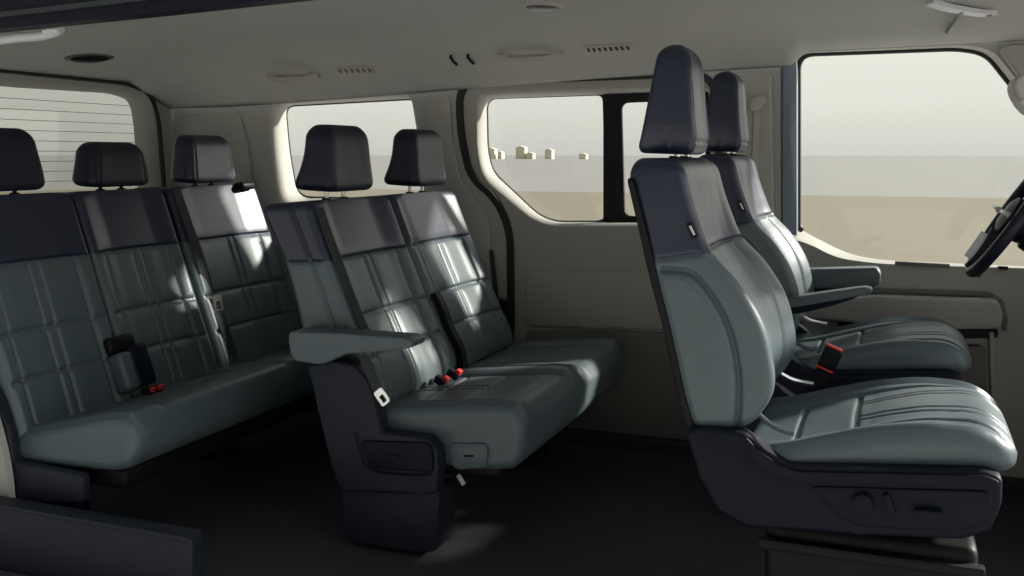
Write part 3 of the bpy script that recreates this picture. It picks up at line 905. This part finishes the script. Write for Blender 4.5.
rv3 = bobj('door_3', rings_bm([ring3x(tw_out, TX), ring3x([((a[0] * .5 + b[0] * .5), (a[1] * .5 + b[1] * .5)) for a, b in zip(tw_out, tw_in)], TX - 0.01), ring3x(tw_in, TX - 0.05), ring3x(tw_in, TX - 0.08)]), 'trim', angle=60); struct(rv3)
bobj('door_seal', tube_bm(ring3x(offset_loop(tw_out, 0.006), TX + 0.004), 0.010, 8, closed=True, up=(1, 0, 0)), 'rubber', rv3)
bm = bmesh.new()
bm.faces.new([bm.verts.new(p) for p in ring3x(offset_loop(tw_in, 0.008), TX - 0.083)])
w4 = struct(bobj('window_4', bm, 'privacy', smooth=False))
bm = bmesh.new()
ys = [p[0] for p in tw_in]
for k in range(9):
    z = 0.985 + k * 0.040
    tube_bm([(TX - 0.078, 1.95, z), (TX - 0.078, max(ys) - 0.03, z)], 0.0012, 5, bm=bm)
bobj('defroster_wires', bm, 'lensdark', w4)

# headliner
EX = [-3.06, -2.757, -2.4, -2.05, -1.58, -1.05, -0.62, -0.36, -0.30, 0.2, 1.0]
EZ = [1.300, 1.300, 1.312, 1.328, 1.352, 1.378, 1.392, 1.400, 1.452, 1.458, 1.458]
NX = [-2.5, -2.12, -1.2, -0.6, 1.0]
NZ = [1.395, 1.402, 1.432, 1.46, 1.47]
def hz(X, Y):
    e = float(np.interp(X, EX, EZ)); nz = float(np.interp(X, NX, NZ))
    yy = [1.85, 1.92, 2.10, 2.45, 2.75, 3.05, 3.30, 3.43, 3.52, 3.575]
    zz = [nz, nz + 0.03, max(1.505, nz + 0.04), 1.550, 1.558, 1.550, 1.520, max(1.465, e + 0.02), (e * 0.45 + 0.55 * max(1.45, e + 0.012)) , e]
    z = float(herm(yy, zz, np.array([Y]))[0])
    if X < -2.70:
        t = min(1, (-2.70 - X) / 0.36)
        zr = 1.392 if Y < 3.3 else 1.392 - (Y - 3.3) * 0.34
        z = z + (min(z, zr) - z) * t ** 1.6
    return z
xs = list(np.linspace(-3.06, -2.70, 12)) + list(np.linspace(-2.66, -0.37, 34)) + list(np.linspace(-0.36, -0.30, 5)) + list(np.linspace(-0.26, 1.0, 20))  # front end lengthened out of view to shade the front seats
yv = list(np.linspace(1.85, 1.95, 4)) + list(np.linspace(2.0, 3.28, 24)) + list(np.linspace(3.30, 3.575, 20))
V = [(x, y, hz(x, y)) for x in xs for y in yv] + [(x, y, hz(x, y) + 0.02) for x in xs for y in yv]
nx, ny = len(xs), len(yv)
Fc = []
for i in range(nx - 1):
    for j in range(ny - 1):
        a = i * ny + j
        Fc.append((a, a + 1, a + ny + 1, a + ny)); b = a + nx * ny
        Fc.append((b, b + ny, b + ny + 1, b + 1))
N = nx * ny
for i in range(nx - 1):
    for j in (0, ny - 1):
        a = i * ny + j; Fc.append((a, a + ny, a + ny + N, a + N))
for j in range(ny - 1):
    for i in (0, nx - 1):
        a = i * ny + j; Fc.append((a, a + 1, a + 1 + N, a + N))
hl = mobj('ceiling', V, Fc, 'headliner'); struct(hl)

def on_roof(u, v):
    """point of the headliner seen at that image position"""
    lo = None
    for Y in np.linspace(1.9, 3.574, 1400):
        x, z = at(u, v, Y)
        if z >= hz(x, Y):
            return Vector((x, Y, hz(x, Y)))
    x, z = at(u, v, 3.57)
    return Vector((x, 3.57, z))
def roof_n(p):
    e = 0.02
    dx = (hz(p.x + e, p.y) - hz(p.x - e, p.y)) / (2 * e)
    dy = (hz(p.x, min(p.y + e, 3.575)) - hz(p.x, p.y - e)) / (min(p.y + e, 3.575) - p.y + e)
    return Vector((dx, dy, -1)).normalized()

# dark roof rail along the cut near side
rl = [(-3.06, 1.385), (-2.5, 1.392), (-2.12, 1.399), (-1.6, 1.414), (-1.2, 1.428), (-0.9, 1.442), (-0.5, 1.458), (1.0, 1.48), (1.0, 1.60), (-3.06, 1.60)]
rail = tag(bobj('roof_rail', prism_bm(rl, 1.80, 1.852, 0.008, 2), 'plastic'), 'dark navy roof rail crossing the upper left corner above the ceiling', 'roof rail')
bobj('rail_step', tube_bm(smooth_path([(-3.0, 1.797, 1.415), (-2.12, 1.797, 1.432), (-1.2, 1.797, 1.466)], 12), 0.008, flat=(0.012, 0.014), up=(0, 1, 0)), 'webbing', rail)

def grab_handle(pa, pb, label, m='headliner', drop=0.020, name='grab_handle', group='ceiling grab handles'):
    A, B = Vector(pa), Vector(pb)
    c = (A + B) / 2
    n = roof_n(c)
    root = thing(name, label, 'grab handle', c, group)
    d = B - A
    pts = [A + n * 0.004, A + d * 0.03 + n * drop * 0.6, A + d * 0.14 + n * drop, A + d * 0.5 + n * drop * 1.08, A + d * 0.86 + n * drop, A + d * 0.97 + n * drop * 0.6, B + n * 0.004]
    bobj('bar', tube_bm(smooth_path(pts, 30), 0.0125, 10, up=tuple(n)), m, root)
    for q in (A + d * 0.08, B - d * 0.08):
        r_ = Vector((0, 0, -1)).rotation_difference(n).to_euler()
        bobj('mount', box_bm(q + n * 0.006, (0.05, 0.03, 0.018), 0.006, 2, r_), m, root)
    settle(root)
    return root
M['handle'] = mat('handle_plastic', (0.40, 0.385, 0.35), 0.5)
grab_handle(on_roof(270, 75), on_roof(318, 74), 'beige grab handle on the ceiling above the rear side window', 'handle')
grab_handle(on_roof(500, 55), on_roof(560, 52), 'beige grab handle on the ceiling above the sliding door window', 'handle')
pa, pb = at(-20, 42, 1.92), at(66, 33, 1.92)
gh = grab_handle((pa[0], 1.90, pa[1] + 0.012), (pb[0], 1.90, pb[1] + 0.012), 'silver grab handle under the dark roof rail in the upper left corner', 'silver', 0.014)

def vent(u0, v0, u1, v1, label, n_slots, dark_slots):
    A, B = on_roof(u0, v0), on_roof(u1, v1)
    c = (A + B) / 2; n = roof_n(c); d = (B - A); L = d.length; d.normalize()
    s = n.cross(d).normalized()
    root = thing('ceiling_vent', label, 'air vent', c, 'ceiling air vents')
    mm = Matrix((d, s, n)).transposed()
    e = mm.to_euler()
    bobj('vent_frame', box_bm(c + n * 0.001, (L, 0.042, 0.010), 0.004, 2, e), 'handle', root)
    for k in range(n_slots):
        q = c + d * (L * (-0.40 + 0.80 * k / (n_slots - 1))) + n * 0.0055
        bobj('slot', box_bm(q, (L * 0.8 / n_slots * 0.58, 0.024, 0.004), 0.001, 1, e), 'black' if dark_slots else 'trimdark', root)  # black slots on one vent, taupe on the other
    settle(root)
vent(337, 70, 374, 69, 'pale slatted ceiling vent above the rear side window, right of the handle', 6, False)
vent(584, 49, 633, 46, 'ceiling vent with dark slots between the handle and near front headrest', 8, True)

for (u, v, lb) in ((454, 58.5, 'small dark coat hook above the sliding door, left of the pair'), (471, 57.5, 'small dark coat hook beside the sliding door grab handle, right of the pair')):
    p = on_roof(u, v); n = roof_n(p)
    a, b = on_roof(u - 3, v - 3), on_roof(u + 3.5, v + 3.5)
    o = bobj('coat_hook', tube_bm([a + n * 0.0, a + n * 0.010, (a + b) / 2 + n * 0.014, b + n * 0.012], 0.0055, 8, up=(1, 0, 0)), 'black')
    tag(o, lb, 'hook', 'coat hooks above the sliding door')

def roof_oval(name, u0, v0, u1, v1, wid, m, ml, label, cat, h=0.012, group=None):
    A, B = on_roof(u0, v0), on_roof(u1, v1)
    c = (A + B) / 2; n = roof_n(c); d = (B - A); L = d.length / 2; d.normalize()
    s = n.cross(d).normalized()
    root = thing(name, label, cat, c, group)
    def dome(k, hh, z0):
        bm = bmesh.new()
        prev = None
        rings = []
        for j in range(5):
            a = j / 4 * math.pi / 2 * 0.92
            r = math.cos(a); z = z0 + hh * math.sin(a)
            rings.append([tuple(c + d * (L * k * r * math.cos(t)) + s * (wid / 2 * k * r * math.sin(t)) + n * z) for t in np.linspace(0, 2 * math.pi, 32, endpoint=False)])
        bm = rings_bm(rings)
        bm.verts.ensure_lookup_table()
        bm.faces.new([bm.verts[4 * 32 + q] for q in range(32)])
        bm.faces.new([bm.verts[q] for q in range(31, -1, -1)])
        return bm
    bobj('housing', dome(1.0, h, -0.004), m, root)
    bobj('lamp_lens', dome(0.72, h * 0.9, h * 0.35), ml, root)
    settle(root)
    return root
roof_oval('dome_lamp', 522, 3, 563, 9, 0.13, 'handle', 'lensdark', 'oval dome lamp on the ceiling at the top centre', 'ceiling lamp', 0.014, 'ceiling lamps')
roof_oval('dome_lamp', 62, 58, 116, 58, 0.07, 'lensdark', 'black', 'dark flat oval lamp on the ceiling over the tailgate window', 'ceiling lamp', 0.012, 'ceiling lamps')
# reading lamp console over the front seats
A, B = on_roof(930, 1), on_roof(993, 12)
c = (A + B) / 2
root = thing('reading_lamp', 'long pale reading lamp with red end cap on the ceiling, upper right corner', 'ceiling lamp', c, 'ceiling lamps')
d = B - A; n = roof_n(c)
pth = smooth_path([A + n * 0.002, A + d * 0.15 + n * 0.008, A + d * 0.5 + n * 0.011, A + d * 0.85 + n * 0.009, B + n * 0.004], 16)
bobj('housing', tube_bm(pth, 0.02, flat=(0.034, 0.014), up=tuple(n)), 'silver', root)
bobj('end_cap', box_bm(A + d * 0.93 + n * 0.010, (0.02, 0.032, 0.012), 0.005, 2), mat('dull_red', (0.30, 0.07, 0.05), 0.4), root)
st_ = on_roof(948, 32)
bobj('stem', tube_bm(smooth_path([c + n * 0.012, (c + st_) / 2 + n * 0.012, st_ + n * 0.002], 8), 0.008, 8), 'lensdark', root)
settle(root)
# belt upper anchor on the pillar by the front seats
x, z = at(757, 104, WY - 0.02)
an = thing('belt_anchor', 'beige seat belt anchor on the pillar behind the far front headrest', 'seat belt', (x, WY - 0.02, z))
px_prism('anchor_cover', [(751, 98), (764, 95), (767, 103), (759, 112), (750, 111)], WY - 0.02, WY - 0.045, WY - 0.017, 'handle', an, 0.012, 0.006, 2)
px_prism('belt_strap', [(754, 108), (760, 108), (758, 200), (751, 200)], WY - 0.02, WY - 0.026, WY - 0.019, 'handle', an, 0.002, 0.001, 1)
settle(an)
# belt bracket below the seal by the middle bench
x, z = at(500, 310, WY - 0.02)
br = thing('belt_bracket', 'black belt bracket on the side wall at the end of the middle bench', 'seat belt', (x, WY - 0.02, z))
px_prism('bracket', [(494, 297), (507, 301), (507, 312), (502, 326), (499, 314)], WY - 0.02, WY - 0.05, WY + 0.01, 'black', br, 0.006, 0.004, 2)
px_prism('belt_strap', [(489, 250), (493, 250), (499, 300), (494, 300)], WY - 0.02, WY - 0.022, WY - 0.0165, 'webbing', br, 0.002, 0.001, 1)
settle(br)

# dark box by the near sill
bxr = thing('wheel_arch_box', 'charcoal plastic wheel arch box in the lower left corner beside the rear bench', 'trim box', (-2.1, 1.9, 0.0))
bobj('box_body', box_bm((-2.17, 1.942, 0.084), (1.18, 0.045, 0.168), 0.006, 3), 'greyplastic', bxr)
bobj('box_lid', prism_bm(round_poly([(-2.76, 0.163), (-1.585, 0.163), (-1.59, 0.173), (-2.74, 0.173)], 0.004, 3), 1.916, 1.970, 0.003, 2), 'greyplastic', bxr)
settle(bxr)

# ------------------------------------------------------------------ steering wheel
wc = Vector((0.292, 3.11, 0.915))
sw = thing('steering_wheel', 'black steering wheel with grey spokes at the right edge by the window', 'steering wheel', wc)
tilt = math.radians(33)
ux = Vector((0, 1, 0)); uz = Vector((math.sin(tilt), 0, math.cos(tilt))); un = Vector((-math.cos(tilt), 0, math.sin(tilt)))
RW = 0.188
def wp(a, r, h=0.0):
    return wc + ux * (r * math.cos(a)) + uz * (r * math.sin(a)) + un * h
bobj('rim', tube_bm([wp(a, RW) for a in np.linspace(0, 2 * math.pi, 72, endpoint=False)], 0.0165, 14, closed=True, up=tuple(un)), 'black_leather', sw)
hub = bmesh.new()
rr = []
for (r, h) in ((0.062, -0.05), (0.070, -0.01), (0.066, 0.012), (0.045, 0.022)):
    rr.append([tuple(wp(a, r * (1 + 0.12 * math.cos(2 * a)), h)) for a in np.linspace(0, 2 * math.pi, 32, endpoint=False)])
hub = rings_bm(rr)
hub.verts.ensure_lookup_table()
hub.faces.new([hub.verts[3 * 32 + q] for q in range(32)]); hub.faces.new([hub.verts[q] for q in range(31, -1, -1)])
bobj('hub', hub, 'black', sw)
for a in (math.radians(180), math.radians(0), math.radians(270)):
    P_ = [wp(a, 0.05, 0.0), wp(a, 0.10, -0.006), wp(a, 0.15, -0.006), wp(a, RW, 0)]
    sp = bobj('spoke', tube_bm(smooth_path([tuple(p) for p in P_], 10), 0.01, flat=(0.050, 0.018), up=tuple(un.cross(P_[3] - P_[0]))), 'black', sw)
    P2 = [wp(a, 0.075, 0.010), wp(a, 0.12, 0.009), wp(a, 0.160, 0.009)]
    bobj('spoke_trim', tube_bm([tuple(p) for p in P2], 0.01, flat=(0.062, 0.010), up=tuple(un.cross(P_[3] - P_[0]))), 'silver', sp)
settle(sw)
sco = thing('steering_column', 'black steering column shroud behind the steering wheel at the right edge', 'steering column', wc - un * 0.12)
p0, p1 = wc - un * 0.055, wc - un * 0.40
bobj('shroud', cyl_bm(p0, p1, 0.062, 24, 0.008, 0.085), 'black', sco)
bobj('control_stalk', tube_bm(smooth_path([tuple(wp(math.radians(160), 0.05, -0.09)), tuple(wp(math.radians(168), 0.12, -0.075)), tuple(wp(math.radians(170), 0.165, -0.06))], 10), 0.009, 8), 'black', sco)
settle(sco)
cl = thing('instrument_cluster', 'black instrument hood above the steering column, right edge of the picture', 'dashboard', (0.45, 3.11, 0.98))
bobj('hood', prism_bm(round_poly([(0.365, 0.985), (0.40, 1.045), (0.46, 1.065), (0.60, 1.05), (0.64, 0.90), (0.42, 0.92)], 0.02, 4), 2.94, 3.28, 0.02, 3), 'black', cl)
settle(cl)

# dashboard that carries the column
ds = thing('dashboard', 'black dashboard ahead of the steering wheel, beyond the right edge', 'dashboard', (0.88, 3.18, 0.0))
bobj('dash_body', prism_bm(round_poly([(0.84, 0.0), (0.80, 0.50), (0.70, 0.60), (0.70, 0.78), (0.74, 0.88), (1.02, 0.88), (1.06, 0.80), (1.06, 0.0)], 0.03, 5), 2.80, 3.57, 0.02, 3), 'black', ds)
bobj('dash_top', prism_bm(round_poly([(0.76, 0.875), (1.00, 0.875), (1.00, 0.892), (0.78, 0.892)], 0.006, 3), 2.82, 3.55, 0.005, 2), 'plastic', ds)
settle(ds)

# rear view mirror
mp = at(1026, 92, 2.72)
mr = thing('rear_view_mirror', 'pale grey rear view mirror at the right edge above the steering wheel', 'mirror', (mp[0], 2.72, mp[1]))
lo = round_poly([at(u, v, 2.72) for u, v in [(1009, 86), (1014, 77), (1036, 72), (1046, 80), (1044, 110), (1030, 118), (1020, 108), (1012, 98)]], 0.015, 5)
bobj('housing', prism_bm(lo, 2.64, 2.80, 0.014, 4), 'handle', mr)
li = offset_loop(lo, -0.010)
bobj('mirror_stem', cyl_bm((mp[0] + 0.02, 2.72, mp[1] + 0.03), (mp[0] + 0.08, 2.72, hz(mp[0] + 0.08, 2.72) + 0.005), 0.012, 12), 'black', mr)
settle(mr)

# ------------------------------------------------------------------ outside
GZ = -0.52
def sheet(name, x0, x1, y0, y1, z, m):
    o = mobj(name, [(x0, y0, z), (x1, y0, z), (x1, y1, z), (x0, y1, z)], [(0, 1, 2, 3)], m, smooth=False)
    return struct(o)
sheet('ground', -3000, 3000, -3000, 3000, GZ - 0.02, 'road')
sheet('path', -22.0, 22.0, -24.0, 11.0, GZ + 0.012, 'bounce_pad')  # unseen pale sheet added around the van to bounce light onto the ceiling
sheet('path', -36.0, 60, -60, 41.0, GZ, 'ground')
bl = [((488, 496), 12), ((499, 503), 8), ((517, 526), 14), ((527, 534), 7), ((546, 553), 11), ((394, 401), 16), ((404, 408), 9), ((580, 587), 6)]
lbls = ['cream building first from the left in the sliding door window', 'low cream building second from the left in the sliding door window',
        'tallest cream building in the sliding door window', 'low cream building right of the tallest one in the sliding door window',
        'cream building standing alone, middle of the sliding door window', 'tall cream building seen between the middle bench headrests',
        'low cream building just right of the tall one between the middle bench headrests', 'lowest pale building near the black bar of the sliding door window']
for ((u0, u1), h), lb in zip(bl, lbls):
    Y = 380.0
    xa, _ = at(u0, 150, Y); xb, _ = at(u1, 150, Y)
    dd = -xa * SY + Y * CY
    H = h / F_PX * dd * 0.92
    root = thing('far_building', lb, 'building', ((xa + xb) / 2, Y, GZ - 0.02), 'far buildings on the horizon')
    bobj('wall', box_bm(((xa + xb) / 2, Y, GZ - 0.02 + H * 0.45), (xb - xa, 3.0, H * 0.9)), 'house', root, smooth=False)
    rf = prism_bm([(xa - 0.2, GZ + H * 0.88), (xb + 0.2, GZ + H * 0.88), ((xa + xb) / 2, GZ + H)], Y - 1.6, Y + 1.6)
    bobj('roof', rf, 'house', root, smooth=False)
    settle(root)

# ------------------------------------------------------------------ light
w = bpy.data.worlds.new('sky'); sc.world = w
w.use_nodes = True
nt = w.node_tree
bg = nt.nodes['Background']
tc = nt.nodes.new('ShaderNodeTexCoord')
sp = nt.nodes.new('ShaderNodeSeparateXYZ')
rm = nt.nodes.new('ShaderNodeValToRGB')
nt.links.new(tc.outputs['Generated'], sp.inputs[0])
nt.links.new(sp.outputs['Z'], rm.inputs[0])
cr = rm.color_ramp
cr.elements[0].position = 0.0; cr.elements[0].color = (0.63, 0.63, 0.60, 1)
cr.elements[1].position = 1.0; cr.elements[1].color = (0.74, 0.82, 0.90, 1)
for p, c in ((0.025, (0.70, 0.695, 0.63)), (0.05, (0.765, 0.765, 0.695)), (0.10, (0.815, 0.81, 0.74))):
    e = cr.elements.new(p); e.color = (*c, 1)
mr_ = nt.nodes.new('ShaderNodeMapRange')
mr_.inputs['From Min'].default_value = -0.6; mr_.inputs['From Max'].default_value = 0.35  # sky behind the camera dimmed to darken the near seat flanks
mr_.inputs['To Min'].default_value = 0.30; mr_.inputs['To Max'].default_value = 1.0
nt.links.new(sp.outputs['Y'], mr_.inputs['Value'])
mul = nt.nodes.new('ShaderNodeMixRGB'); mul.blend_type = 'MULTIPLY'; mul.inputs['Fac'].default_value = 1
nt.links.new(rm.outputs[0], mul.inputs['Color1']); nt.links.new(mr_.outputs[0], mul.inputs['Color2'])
dp = nt.nodes.new('ShaderNodeVectorMath'); dp.operation = 'DOT_PRODUCT'  # glow added ahead, outside the window views, to light the seat fronts
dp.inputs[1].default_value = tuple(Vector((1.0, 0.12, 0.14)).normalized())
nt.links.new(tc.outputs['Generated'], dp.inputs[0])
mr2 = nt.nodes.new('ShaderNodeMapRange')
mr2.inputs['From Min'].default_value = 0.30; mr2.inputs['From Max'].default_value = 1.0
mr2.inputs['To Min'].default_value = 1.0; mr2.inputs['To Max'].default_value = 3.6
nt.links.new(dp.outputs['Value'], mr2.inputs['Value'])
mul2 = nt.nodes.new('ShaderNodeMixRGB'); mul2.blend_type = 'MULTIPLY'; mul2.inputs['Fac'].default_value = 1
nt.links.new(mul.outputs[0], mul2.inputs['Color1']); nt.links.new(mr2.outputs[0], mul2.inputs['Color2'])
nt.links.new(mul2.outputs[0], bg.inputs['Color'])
bg.inputs['Strength'].default_value = 1.0

sun = bpy.data.lights.new('sun', 'SUN')
sun.energy = 8.5
sun.angle = math.radians(3.5)
sun.color = (1.0, 0.95, 0.86)
so = bpy.data.objects.new('sun', sun); COL.objects.link(so)
SD = Vector((1.3, 1.0, 0.80)).normalized()
so.rotation_euler = SD.to_track_quat('Z', 'Y').to_euler()
so.location = SD * 30

sc.view_settings.view_transform = 'Standard'
sc.view_settings.look = 'None'
sc.view_settings.gamma = 1
sc.view_settings.use_curve_mapping = False
sc.view_settings.exposure = 0.12
